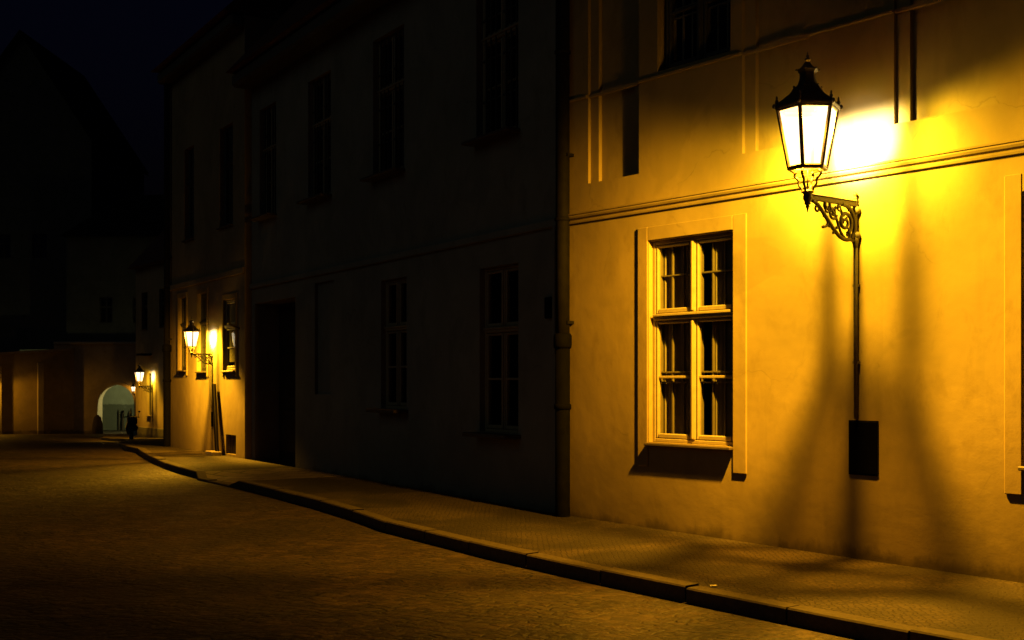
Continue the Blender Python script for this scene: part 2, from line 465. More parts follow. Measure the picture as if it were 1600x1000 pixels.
def roof_part(parent, x0, x1, z, depth=9.0, rise=4.5, mat=None, over=.45):
    r = MB()
    a = [(x0, -over, z), (x0, depth/2, z+rise), (x0, depth+over, z)]
    b = [(x1, -over, z), (x1, depth/2, z+rise), (x1, depth+over, z)]
    r.quad(a[0], b[0], b[1], a[1]); r.quad(a[1], b[1], b[2], a[2]); r.poly(a); r.poly(b[::-1]); r.quad(a[0], a[2], b[2], b[0])
    return r.build('roof', mat or M['roof'], parent)

def downpipe(parent, x, y, z0, z1, r=.068, joint=2.05, rlow=.078):
    p = MB()
    p.tube([(x, y, joint), (x, y, joint+1.2), (x, y, z1)], r, 14)
    for z in (joint+1.45, joint+3.4):
        p.lathe([(r+.002, z), (r+.014, z+.008), (r+.014, z+.035), (r+.002, z+.045)], 14, x, y)
    o = p.build('downpipe', M['pipe'], parent)
    q = MB()
    q.lathe([(rlow+.016, joint-.03), (rlow+.022, joint), (rlow+.022, joint+.11), (rlow+.006, joint+.14)], 14, x, y)
    q.tube([(x, y, z0), (x, y, z0+.5), (x, y, joint)], rlow, 14)
    for z in (joint-.75,):
        q.lathe([(rlow, z), (rlow+.016, z+.01), (rlow+.016, z+.06), (rlow, z+.07)], 14, x, y)
    q.build('standpipe', M['pipe_black'], o)
    for z in (joint+.25, joint+2.2):
        cl = MB(); cl.box(x-r-.02, x+r+.02, y-.012, -.001, z, z+.035)
        cl.build('clamp', M['pipe'], o)
    return o

# ------------------------------------------------------------------ near house with the big lamp
HR = empty('house', 'ochre plaster house on the right, with a string course and the large wall lantern', 'house', FR.loc(), FR.rz)
XR0, XR1, TOPR = -4.05, 9.5, 8.6
gw = [(-2.65, -1.46, .97, 3.15), (1.57, 2.76, .94, 3.15)]
uw = [(-2.52, -1.50, 4.965, 7.0), (1.72, 2.74, 4.965, 7.0)]
rec = [(-3.62, -2.80), (-1.346, -.53), (.381, 1.41)]
holes = [(a, b, c, d, .105) for a, b, c, d in gw+uw] + [(a, b, 3.905, 7.4, .04) for a, b in rec]
w = MB(); w.wall(XR0, XR1, -.6, TOPR, holes)
for a, b in rec:
    ia, ib_ = a+.135, b-.095
    w.wall(a, b, 3.905, 7.4, [(ia, ib_, 3.906, 7.3, .05)], y=.04)
    w.quad((ia, .09, 3.906), (ib_, .09, 3.906), (ib_, .09, 7.3), (ia, .09, 7.3))
w.quad((XR0, 0, -.6), (XR0, 9, -.6), (XR0, 9, TOPR), (XR0, 0, TOPR)); w.quad((XR1, 0, -.6), (XR1, 9, -.6), (XR1, 9, TOPR), (XR1, 0, TOPR))
w.quad((XR0, 9, -.6), (XR1, 9, -.6), (XR1, 9, TOPR), (XR0, 9, TOPR))
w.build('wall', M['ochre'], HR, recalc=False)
s = MB()       # moulded string course: fillet, cove, roll
prof = [(0, 3.462), (-.030, 3.466), (-.036, 3.484), (-.020, 3.492), (-.022, 3.510), (-.048, 3.520), (-.060, 3.540), (-.056, 3.556), (-.070, 3.560), (-.072, 3.576), (0, 3.592)]
for (ya, za), (yb, zb) in zip(prof, prof[1:]):
    s.quad((XR0, ya-.001, za), (XR1, ya-.001, za), (XR1, yb-.001, zb), (XR0, yb-.001, zb))
s.poly([(XR0, y-.001, z) for y, z in prof]); s.poly([(XR1, y-.001, z) for y, z in prof][::-1])
s.build('string_course', M['ochre_trim'], HR)
s = MB(); edges = [XR0] + [q for r_ in rec for q in r_] + [XR1]
for a, b in zip(edges[::2], edges[1::2]):
    s.box(a, b, -.03, -.001, 4.888, 4.925, .008)
for a, b in rec: s.box(a, b, .008, .039, 4.888, 4.925, .004)
s.build('sill_cordon', M['ochre_trim'], HR)
s = MB(); s.box(XR0-.02, XR1, -.35, -.001, 8.3, 8.62, .05); s.build('cornice', M['ochre_trim'], HR)
roof_part(HR, XR0, XR1, 8.64, 9, 5, M['roof'])
for i, (a, b, c, d) in enumerate(gw):
    window(HR, a, b, c, d, M['wood'], y=.06, surround=(a-.155, b+.18, .70, 3.305, .019), inner=True, curtain=True, smat=M['ochre_trim'])
for a, b, c, d in uw:
    window(HR, a, b, c, d, M['wood_dark'], y=.12, transom=.6, sill=False, inner=True)
h = MB(); h.box(-.075, .212, -.014, -.001, .785, 1.255, .004)
hd = h.build('meter_hatch', M['hatch'], HR)
h = MB(); h.box(-.088, -.0755, -.008, -.001, .772, 1.268); h.box(.2125, .225, -.008, -.001, .772, 1.268)
h.box(-.0755, .2125, -.008, -.001, 1.2555, 1.268); h.box(-.0755, .2125, -.008, -.001, .772, .7845)
h.build('hatch_frame', M['pipe_black'], hd)
downpipe(HR, -3.965, -.088, -.3, 8.5, .082, 2.05, .0865)

# ------------------------------------------------------------------ long dark house
HD = empty('house', 'long unlit grey plaster house between the corner downpipe and the dark gateway', 'house', FD.loc(), FD.rz)
XD0, XD1, TOPD = -11.5, -.02, 7.75
YB = .14
dgw = [(-2.29, -1.30, .96, 3.15), (-5.40, -4.50, 1.22, 3.22)]
niche = (-8.15, -7.30, 1.42, 3.38)
duw = [(-2.38, -1.30, 4.86, 7.05), (-5.70, -4.59, 4.86, 7.05), (-8.46, -7.42, 4.86, 7.0), (-11.02, -10.1, 4.86, 7.0)]
door = (-11.30, -9.09, -.3, 3.2)
w = MB()
w.wall(XD0, XD1, -.6, TOPD, [(a, b, c, d, .17) for a, b, c, d in dgw+duw]+[(*niche, .06), (*door, .55)], y=YB)
w.quad((niche[0], YB+.06, niche[2]), (niche[1], YB+.06, niche[2]), (niche[1], YB+.06, niche[3]), (niche[0], YB+.06, niche[3]))
w.quad((XD0, YB, -.6), (XD0, 9, -.6), (XD0, 9, TOPD), (XD0, YB, TOPD)); w.quad((XD0, 9, -.6), (XD1, 9, -.6), (XD1, 9, TOPD), (XD0, 9, TOPD))
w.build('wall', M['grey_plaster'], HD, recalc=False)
s = MB(); s.box(XD0, XD1, YB-.05, YB-.001, 3.50, 3.60, .012); s.build('string_course', M['grey_plaster'], HD)
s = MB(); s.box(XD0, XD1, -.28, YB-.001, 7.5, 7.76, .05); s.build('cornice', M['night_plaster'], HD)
roof_part(HD, XD0, XD1, 7.78, 9, 5.5, M['roof'], .40)
root_shift = bpy.data.objects.new
for a, b, c, d in dgw:
    window(HD, a, b, c, d, M['wood'], y=YB+.08, sill=False)
    s = MB(); s.box(a-.06, b+.06, -.10, YB+.079, c-.06, c-.004, .01); s.build('sill', M['sill_metal'], HD)
for a, b, c, d in duw:
    window(HD, a, b, c, d, M['wood'], y=YB+.10, sill=False, bars=(.14, .26, .38, .62, .74, .86))
    s = MB(); s.box(a-.05, b+.05, -.07, YB+.079, c-.05, c-.004, .01); s.build('sill', M['sill_metal'], HD)
dm = MB(); a, b, c, d = door
xm = (a+b)/2
dm.box(a, xm-.006, YB+.50, YB+.56, c, d, .006); dm.box(xm+.006, b, YB+.50, YB+.56, c, d, .006)
for q0, q1 in ((a+.12, xm-.12), (xm+.12, b-.12)):
    for e0, e1 in ((.25, 1.1), (1.3, 2.2), (2.35, 3.05)):
        dm.box(q0, q1, YB+.47, YB+.499, e0, e1, .015)
dr = dm.build('gate_door', M['door'], HD)
s = MB(); s.ball((xm+.09, YB+.44, 1.15), .035); s.build('handle', M['iron'], dr)
s = MB(); s.box(-.62, -.46, YB-.05, YB-.001, 2.40, 2.66, .01); s.build('cable_box', M['hatch'], HD)
s = MB(); s.box(-.22, -.165, YB-.20, YB-.001, 1.95, 3.48, .008); s.build('wall_strip', M['grey_plaster'], HD)  # narrow upright strip standing out from the wall

# ------------------------------------------------------------------ end house with the second lamp
HE = empty('house', 'tall narrow house front lit by the second lantern, left of the dark gateway', 'house', FD.loc(), FD.rz)
XE0, XE1, TOPE = -17.0, -11.505, 9.0
egw = [(-12.81, -12.05, 1.88, 3.35), (-14.66, -13.98, 1.88, 3.6), (-16.17, -15.55, 1.92, 3.6)]
euw = [(-13.13, -12.25, 4.9, 7.0), (-15.75, -15.0, 4.9, 7.0)]
vent = (-12.70, -12.05, .15, .55)
w = MB()
w.wall(XE0, XE1, -1.6, TOPE, [(a, b, c, d, .17) for a, b, c, d in egw+euw]+[(*vent, .2)], y=0)
w.quad((XE0, 0, -1.6), (XE0, 9, -1.6), (XE0, 9, TOPE), (XE0, 0, TOPE)); w.quad((XE1, 0, -1.6), (XE1, 9, -1.6), (XE1, 9, TOPE), (XE1, 0, TOPE))
w.quad((XE0, 9, -1.6), (XE1, 9, -1.6), (XE1, 9, TOPE), (XE0, 9, TOPE))
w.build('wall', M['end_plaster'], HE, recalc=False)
s = MB(); s.box(XE0, XE1, -.05, -.001, 3.82, 3.95, .012); s.build('string_course', M['end_plaster'], HE)
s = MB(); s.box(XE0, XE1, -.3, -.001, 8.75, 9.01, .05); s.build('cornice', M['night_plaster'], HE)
roof_part(HE, XE0, XE1, 9.03, 9, 5, M['roof'])
for a, b, c, d in egw:
    window(HE, a, b, c, d, M['wood_dark'] if a < -13.5 else M['wood'], y=.06 if a < -13.5 else .025, twocol=False, blind=a > -13.5, surround=(a-.09, b+.09, c-.13, d+.12, .03), smat=M['ochre_trim'])
for a, b, c, d in euw:
    window(HE, a, b, c, d, M['wood_dark'], y=.10, sill=True)
s = MB(); a, b, c, d = vent
s.quad((a, .19, c), (b, .19, c), (b, .19, d), (a, .19, d)); v_ = s.build('cellar_vent', M['hatch'], HE)
s = MB()
for k in range(1, 6): s.box(a+(b-a)*k/6-.008, a+(b-a)*k/6+.008, .05, .066, c, d)
s.build('grille', M['iron'], v_)
h = MB(); h.box(-13.69, -13.55, -.014, -.001, .68, 1.0, .004); h.build('meter_hatch', M['hatch'], HE)
downpipe(HE, -16.86, -.10, -1.2, 8.8, .07, 2.4, .085)
s = MB(); s.tube([(-11.75, -.02, 2.72), (-11.75, -.22, 2.80), (-11.75, -.26, 2.92)], .022, 8); s.build('wall_hook', M['iron'], HE)

# ------------------------------------------------------------------ house round the bend with the third lamp
HF = empty('house', 'ochre house beyond the bend, lit by the third lantern', 'house', (FF.o[0], FF.o[1], -.93), FF.rz)
XF0, XF1 = -4.85, 5.0
fw_ = [(-3.0, -2.45, 1.0, 3.05), (1.0, 1.9, 1.2, 3.1)]
fu_ = [(-3.9, -3.0, 5.2, 7.0), (-1.2, -.3, 5.2, 7.0)]
w = MB(); w.wall(XF0, XF1, -2, 8.2, [(a, b, c, d, .17) for a, b, c, d in fw_+fu_])
w.quad((XF0, 0, -2), (XF0, 8, -2), (XF0, 8, 8.2), (XF0, 0, 8.2)); w.quad((XF1, 0, -2), (XF1, 8, -2), (XF1, 8, 8.2), (XF1, 0, 8.2))
w.quad((XF0, 8, -2), (XF1, 8, -2), (XF1, 8, 8.2), (XF0, 8, 8.2))
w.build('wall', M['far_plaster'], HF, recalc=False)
for a, b, c, d in fw_+fu_: window(HF, a, b, c, d, M['wood_dark'], y=.10, twocol=False)
s = MB(); s.box(XF0, XF1, -.05, -.001, -2, .42, .015); s.build('plinth', M['night_plaster'], HF)
s = MB(); s.box(-3.15, -2.3, -.5, -.001, 3.9, 4.0, .01); s.build('door_hood', M['pipe_black'], HF)
roof_part(HF, XF0, XF1, 8.22, 8, 5, M['roof'])

# ------------------------------------------------------------------ far end: arch gate, garden wall, dark houses
AY, AZ = 80.0, gz(80)
GA = empty('archway', 'wall with a round arched gateway at the end of the street', 'archway', (-26.75, AY, AZ), 0)
w = MB(); hw, hs = 1.24, 1.95; n = 20
def arch_pts(): 
    return [(hw*math.cos(math.pi*k/n), hs+hw*math.sin(math.pi*k/n)) for k in range(n+1)]
ap = arch_pts(); LX, RX, TZ = -4.2, 7.0, 5.9
for y in (0.0, .9):
    w.quad((hw, y, -.6), (RX, y, -.6), (RX, y, hs), (hw, y, hs)); w.quad((LX, y, -.6), (-hw, y, -.6), (-hw, y, hs), (LX, y, hs))
    w.quad((hw, y, hs), (RX, y, hs), (RX, y, TZ), (hw, y, TZ)); w.quad((LX, y, hs), (-hw, y, hs), (-hw, y, TZ), (LX, y, TZ))
    for (xa, za), (xb, zb) in zip(ap, ap[1:]):
        w.quad((xa, y, za), (xa, y, TZ), (xb, y, TZ), (xb, y, zb))
for (xa, za), (xb, zb) in zip([(hw, -.6)]+ap+[(-hw, -.6)], ap+[(-hw, -.6)]):
    w.quad((xa, 0, za), (xa, .9, za), (xb, .9, zb), (xb, 0, zb))
w.quad((LX, 0, TZ), (RX, 0, TZ), (RX, .9, TZ), (LX, .9, TZ)); w.quad((LX, 0, -.6), (LX, .9, -.6), (LX, .9, TZ), (LX, 0, TZ))
w.build('wall', M['old_plaster'], GA)
s = MB()
for k in range(n):
    a0, a1 = math.pi*k/n, math.pi*(k+1)/n
    q = lambda r, a, y: (r*math.cos(a), y, hs+r*math.sin(a))
    s.quad(q(hw, a0, -.06), q(hw+.25, a0, -.06), q(hw+.25, a1, -.06), q(hw, a1, -.06))
    s.quad(q(hw+.25, a0, -.06), q(hw+.25, a0, -.001), q(hw+.25, a1, -.001), q(hw+.25, a1, -.06))
    s.quad(q(hw, a0, -.06), q(hw, a0, -.001), q(hw, a1, -.001), q(hw, a1, -.06))
s.box(-hw-.25, -hw, -.06, -.001, -.5, hs); s.box(hw, hw+.25, -.06, -.001, -.5, hs)
s.build('arch_surround', M['old_plaster'], GA)
s = MB(); s.box(LX, RX, -.14, 1.04, TZ+.003, TZ+.2, .04); s.build('coping', M['stone'], GA)
s = MB(); s.lathe([(.36, -.3), (.34, .5), (.22, 1.0), (.08, 1.15)], 14, -hw+.05, -.18); s.build('guard_stone', M['granite'], GA)
# court behind the arch
ct = MB(); ct.wall(-37, -15, gz(89)-.6, 4.2, [], y=89.0)
tag(ct.build('court_wall', M['pale_plaster']), 'pale greenish lit wall seen through the arched gateway', 'wall')
def bollard(x, y, h, r, label, lab2='bollard'):
    b = MB()
    b.lathe([(r*1.25, -.3), (r*1.25, .12), (r, .16), (r*.86, h*.72), (r*.95, h*.76), (r*.95, h*.82), (r*.7, h*.9), (r*.35, h*.97), (.01, h)], 14)
    tag(b.build('bollard', M['granite'], None, (x, y, gz(y)-.12)), label, lab2, 'bollards in the gateway court')
bollard(-.3285*88.7, 88.7, 1.55, .095, 'slim middle bollard in front of the pale wall behind the archway')
bollard(-.3227*88.7, 88.7, 1.5, .10, 'dark bollard behind the archway, close to its right jamb')
bollard(-.332*88.8, 88.8, 1.6, .045, 'thinnest dark post in front of the pale wall behind the archway')

GWA = Vector((-36.5, 76.5, 0)); GWB = Vector((-29.6, 80.0, 0))
FG = Front(GWA.x, GWA.y, GWB.x-GWA.x, GWB.y-GWA.y); LG = (GWB-GWA).length
GW = empty('garden_wall', 'long plastered garden wall with an orange lit patch, left of the archway', 'wall', (GWA.x, GWA.y, gz(78)), FG.rz)
w = MB(); zt0, zt1 = 4.85, 5.45
w.quad((-12, 0, -.8), (LG, 0, -.8), (LG, 0, zt1), (-12, 0, zt0-.9)); w.quad((-12, .5, -.8), (LG, .5, -.8), (LG, .5, zt1), (-12, .5, zt0-.9))
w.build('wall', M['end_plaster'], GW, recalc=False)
s = MB(); a0, a1 = zt0-.9+.003, zt1+.003
i = [( -12, -.12, a0), (LG, -.12, a1), (LG, .62, a1), (-12, .62, a0)]
s.poly(i); s.poly([(x, y, z+.16) for x, y, z in i][::-1])
for k in range(4):
    p, q = i[k], i[(k+1) % 4]; s.quad(p, q, (q[0], q[1], q[2]+.16), (p[0], p[1], p[2]+.16))
s.build('coping', M['stone'], GW)
s = MB(); s.box(5.42, 5.8, -.5, -.001, -.8, 4.6, .03); s.build('shade_rib', M['old_plaster'], GW)  # rib added to cut off the lit patch on its right
s = MB(); s.box(2.95, 3.25, -.27, -.001, -.8, 4.4, .03); s.build('shade_rib', M['old_plaster'], GW)  # second added rib, shades the left end of the lit patch

def gable_house(label, x0, x1, y, eave, apex, apx, mat_wall, windows=(), depth=14):
    g = gz(y)-.6
    h = empty('house', label, 'house', ((x0+x1)/2, y, 0), 0)
    cx = (x0+x1)/2; a, b, p = x0-cx, x1-cx, apx-cx
    w = MB()
    w.wall(a, b, g, eave, [(*q, .2) for q in windows])
    w.poly([(a, 0, eave), (b, 0, eave), (p, 0, apex)])
    w.quad((a, 0, g), (a, depth, g), (a, depth, eave), (a, 0, eave)); w.quad((b, 0, g), (b, depth, g), (b, depth, eave), (b, 0, eave))
    w.poly([(a, depth, g), (b, depth, g), (b, depth, eave), (p, depth, apex), (a, depth, eave)])
    w.build('wall', mat_wall, h, recalc=False)
    r = MB()
    for ex, sg in ((a, -1), (b, 1)):
        o1 = .4*sg; dz = -.4*(apex-eave)/abs(p-ex)
        r.quad((ex+o1, -.4, eave+dz+.06), (p, -.4, apex+.06), (p, depth+.4, apex+.06), (ex+o1, depth+.4, eave+dz+.06))
        r.quad((ex+o1, -.4, eave+dz+.3), (p, -.4, apex+.34), (p, depth+.4, apex+.34), (ex+o1, depth+.4, eave+dz+.3))
        r.quad((ex+o1, -.4, eave+dz+.06), (p, -.4, apex+.06), (p, -.4, apex+.34), (ex+o1, -.4, eave+dz+.3))
    r.build('roof', M['roof_dark'], h)
    for q in windows: window(h, *q, M['wood_dark'], y=.12, detail=False, sill=False)
    return h
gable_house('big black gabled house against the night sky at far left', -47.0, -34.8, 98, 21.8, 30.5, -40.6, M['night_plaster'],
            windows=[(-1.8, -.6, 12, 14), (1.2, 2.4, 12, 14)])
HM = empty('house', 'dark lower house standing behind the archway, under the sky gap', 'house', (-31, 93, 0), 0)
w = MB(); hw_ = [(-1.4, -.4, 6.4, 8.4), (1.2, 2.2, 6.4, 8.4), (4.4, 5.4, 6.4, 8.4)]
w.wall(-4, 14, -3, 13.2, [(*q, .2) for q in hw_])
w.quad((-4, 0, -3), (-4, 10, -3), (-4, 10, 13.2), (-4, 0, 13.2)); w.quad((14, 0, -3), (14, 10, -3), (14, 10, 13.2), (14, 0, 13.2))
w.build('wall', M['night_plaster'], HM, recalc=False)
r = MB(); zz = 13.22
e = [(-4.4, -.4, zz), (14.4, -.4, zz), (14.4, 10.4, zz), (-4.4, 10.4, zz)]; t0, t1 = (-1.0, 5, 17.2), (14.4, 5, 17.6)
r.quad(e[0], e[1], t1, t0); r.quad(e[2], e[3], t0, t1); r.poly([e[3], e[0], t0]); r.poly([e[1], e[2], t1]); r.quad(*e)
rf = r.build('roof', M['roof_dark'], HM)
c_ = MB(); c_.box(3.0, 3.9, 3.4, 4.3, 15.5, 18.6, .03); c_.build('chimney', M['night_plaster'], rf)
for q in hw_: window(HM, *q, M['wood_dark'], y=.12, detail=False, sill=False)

# ------------------------------------------------------------------ street lamp
ROT = R(23)
LV = .73
def make_lamp(label):
    L = empty('street_lamp', label, 'street lamp', (0, 0, 0), 0, 'wall lanterns along the street')
    A = dict(cx=0, cy=-LV, rot=ROT)
    def hexp(r, k, z):
        a = ROT+k*math.pi/3; return (r*math.sin(a), -LV-r*math.cos(a), z)
    # roof (hexagonal, concave) with eave and corner ornaments
    m = MB()
    m.lathe([(.262, .758), (.288, .760), (.297, .778), (.288, .797), (.255, .825), (.215, .852), (.175, .885), (.145, .915), (.128, .945), (.120, .952)], 6, smooth=False, caps=False, **A)
    rf = m.build('lantern_roof', M['iron'], L)
    for k in range(6):
        m = MB()
        x, y, z = hexp(.272, k, .81)
        m.ball((x, y, z+.012), .017, .017, .026, 8, 6); m.ball((x, y, z+.047), .010, .010, .020, 8, 6)
        dx, dy, _ = hexp(.296, k, .8)
        m.ball((dx, dy, .785), .017, .017, .022, 8, 6)
        m.build('eave_ornament', M['iron'], rf)
    m = MB()
    m.lathe([(.122, .945), (.124, .956), (.100, .962), (.084, .985), (.074, 1.02), (.070, 1.055), (.074, 1.080), (.092, 1.098), (.098, 1.104), (.096, 1.112), (.070, 1.122), (.046, 1.142), (.030, 1.165), (.020, 1.178)], 6, smooth=False, caps=False, **A)
    for k in range(6):
        x, y, z = hexp(.098, k, 1.106); m.ball((x, y, z), .013, .013, .010, 8, 5)
        x, y, z = hexp(.122, k, .958); m.ball((x, y, z), .010, .010, .012, 8, 5)
    m.build('vent_cowl', M['iron'], L)
    m = MB()
    m.lathe([(.018, 1.172), (.013, 1.182), (.022, 1.190), (.028, 1.200), (.022, 1.210), (.010, 1.217), (.014, 1.224), (.016, 1.230), (.008, 1.240), (.004, 1.262), (.001, 1.268)], 12, 0, -LV)
    m.build('finial', M['iron'], L)
    # lantern frame
    m = MB()
    for k in range(6):
        m.tube([hexp(.264, k, .765), hexp(.166, k, .25)], .019, 6, False)
        m.tube([hexp(.266, k, .752), hexp(.266, k+1, .752)], .011, 6, False)
        m.tube([hexp(.168, k, .258), hexp(.168, k+1, .258)], .010, 6, False)
    m.lathe([(.145, .229), (.172, .228), (.182, .232), (.182, .244), (.172, .249), (.145, .248), (.145, .229)], 6, smooth=False, caps=False, **A)
    m.build('lantern_frame', M['iron'], L)
    m = MB(); m.poly([(.146*math.sin(ROT+k*math.pi/3), -LV-.146*math.cos(ROT+k*math.pi/3), .239) for k in range(6)])
    m.build('bottom_glass', M['dimglass'], L, recalc=False)
    for k in range(6):
        m = MB(); m.quad(hexp(.163, k, .262), hexp(.163, k+1, .262), hexp(.259, k+1, .748), hexp(.259, k, .748))
        m.build('pane', M['lampglass'], L, recalc=False)
    # cradle
    m = MB()
    for k in range(4):
        a = R(14)+k*math.pi/2
        def q(r, z): return (r*math.sin(a), -LV-r*math.cos(a), z)
        prof = [(.100, .228), (.118, .214), (.122, .192), (.104, .172), (.086, .158), (.080, .138), (.084, .118), (.076, .100), (.058, .084), (.052, .066), (.046, .046)]
        m.tube([q(*p) for p in prof], [.011, .013, .012, .012, .014, .011, .011, .013, .011, .011, .012], 8)
    m.tube([(0, -LV, .03), (0, -LV, .13), (0, -LV, .23)], .009, 8)
    m.build('cradle', M['iron_mid'], L)
    m = MB()
    m.lathe([(.030, .062), (.048, .056), (.056, .046), (.056, .036), (.042, .030), (.036, .018), (.040, .008), (.040, -.020), (.030, -.036), (.026, -.050), (.030, -.058), (.026, -.066), (.014, -.074), (.019, -.082), (.018, -.090), (.009, -.097), (.012, -.106), (.007, -.114), (.004, -.134), (.001, -.138)], 14, 0, -LV)
    m.build('collar', M['iron'], L)
    # arm and scrollwork in the plane x = 0, p(v, z): v metres from the wall
    p = lambda v, z, x=0: (x, -v, z)
    m = MB(); m.box(-.014, .014, -.70, -.028, -.024, .021, .005); m.box(-.020, .020, -.69, -.03, .0215, .031, .003)
    m.build('arm', M['iron'], L)
    def spline(pts, n=6):
        out = []
        P = [pts[0]]+list(pts)+[pts[-1]]
        for i_ in range(1, len(P)-2):
            for j in range(n):
                t = j/n; o = []
                for c in range(2):
                    a, b, cc, d = P[i_-1][c], P[i_][c], P[i_+1][c], P[i_+2][c]
                    o.append(.5*((2*b)+(-a+cc)*t+(2*a-5*b+4*cc-d)*t*t+(-a+3*b-3*cc+d)*t**3))
                out.append(tuple(o))
        out.append(tuple(pts[-1])); return out
    def spiral(c, r0, r1, a0, turns, n=34):
        return [(c[0]+(r0+(r1-r0)*k/n)*math.cos(a0+turns*2*math.pi*k/n), c[1]+(r0+(r1-r0)*k/n)*math.sin(a0+turns*2*math.pi*k/n)) for k in range(n+1)]
    m = MB()
    def add(pts, r, fl=.8):
        k = len(pts)
        rr = r if not isinstance(r, tuple) else [r[0]+(r[1]-r[0])*i_/(k-1) for i_ in range(k)]
        rr = [q*1.4 for q in rr] if isinstance(rr, list) else rr*1.35
        m.tube([p(*q) for q in pts], rr, 8, True, fl)
    add(spline([(.665, -.025), (.60, -.045), (.545, -.085), (.47, -.150), (.40, -.215), (.33, -.270), (.25, -.318), (.17, -.332), (.11, -.325), (.06, -.335)]), .0145)
    add(spline([(.235, -.015), (.15, -.030), (.085, -.075), (.050, -.140), (.042, -.200), (.055, -.265), (.095, -.318)]), .0165)
    add(spiral((.185, -.175), .105, .018, R(250), -1.55), (.015, .010))
    add(spline([(.185, -.325), (.25, -.27), (.29, -.20), (.33, -.13), (.40, -.07), (.42, -.015)]), .0105)
    add(spiral((.365, -.105), .060, .016, R(200), 1.4), (.010, .007))
    add(spiral((.600, -.085), .040, .012, R(60), 1.3), (.010, .007))
    add(spiral((.490, -.190), .052, .046, R(-70), -.62), (.009, .008))
    add(spiral((.270, -.055), .034, .010, R(90), -1.3), (.008, .006))
    add(spiral((.455, -.085), .030, .010, R(120), 1.2), (.008, .006))
    add(spline([(.13, -.325), (.115, -.28), (.13, -.235), (.16, -.225)]), (.011, .008))
    add(spline([(.48, -.02), (.485, -.05), (.47, -.07)]), (.012, .016))
    for v, z, a, b in ((.215, -.165, .020, .030), (.165, -.145, .017, .024), (.13, -.06, .018, .018), (.33, -.06, .014, .020), (.29, -.21, .016, .022),
                       (.51, -.245, .022, .014), (.545, -.10, .014, .014), (.42, -.23, .018, .014), (.24, -.09, .018, .026), (.31, -.235, .020, .014),
                       (.155, -.285, .014, .02), (.075, -.30, .02, .03), (.36, -.285, .016, .014), (.475, -.075, .018, .018), (.205, -.11, .014, .022)):
        m.ball(p(v, z), .011, a, b, 8, 6)
    m.build('scroll_bracket', M['iron'], L)
    m = MB()
    m.tube([p(.03, -.335), p(.03, -.1), p(.03, .05)], .017, 10)
    m.lathe([(.010, .045), (.020, .055), (.013, .064), (.010, .072), (.019, .082), (.022, .094), (.016, .105), (.004, .113)], 12, 0, -.03)
    for z in (-.055, -.285):
        m.ball(p(.024, z), .047, .038, .042)
    m.lathe([(.030, -.300), (.034, -.320), (.030, -.345), (.024, -.375), (.020, -.395)], 12, 0, -.03)
    m.build('wall_post', M['iron_bright'], L)
    m = MB()
    m.tube([p(.026, -.39), p(.026, -1.0), p(.026, -1.955)], [.021, .019, .017], 10)
    for z in (-.75, -1.45): m.box(-.032, .032, -.03, -.001, z, z+.022)
    m.build('cable_conduit', M['iron_bright'], L)
    ld = bpy.data.lights.new('lamp_light', 'POINT'); lo = bpy.data.objects.new('lamp_light', ld); C.objects.link(lo)
    lo.parent = L; lo.location = (0, -LV, .70)
    ld.color = (1, 1, 1)
    ld = bpy.data.lights.new('lamp_glow', 'POINT'); lo = bpy.data.objects.new('lamp_glow', ld); C.objects.link(lo)
    lo.parent = L; lo.location = (0, -LV, .60); ld.color = (1, 1, 1)
    return L

def place_lamp(L, front, u, z, s, energy, label, extra_rz=0.0, color=None):
    L.location = front.at(u, 0, z); L.rotation_euler = (0, 0, front.rz+extra_rz); L.scale = (s, s, s)
    L['label'] = label
    for ch in L.children:
        if ch.type == 'LIGHT':
            glow = ch.name.startswith('lamp_glow')
            ch.data = ch.data.copy(); ch.data.energy = energy*(.20 if glow else .80); ch.data.shadow_soft_size = (.11 if glow else .036)*s
            ch.data.color = color or AMBER
    return L
lamp = make_lamp('')
AMBER = (1.0, .44, .016)
E1 = 11000
place_lamp(lamp, FR, 0.0, 3.235, 1.0, E1, 'large ornate lit lantern on a scroll bracket on the near right ochre wall')
CURVE = [(0, .24), (.12, .22), (.27, .17), (.325, .30), (.36, .56), (.40, .9), (.44, 1.0), (.50, .95), (.58, .75), (.66, .54), (.76, .46), (.81, .24), (.88, .02), (1, .012)]
CURVE_FAR = [(0, .24), (.25, .16), (.325, .30), (.36, .55), (.40, .9), (.44, 1.0), (.50, .75), (.62, .42), (.88, .34), (.97, .15), (1, .1)]
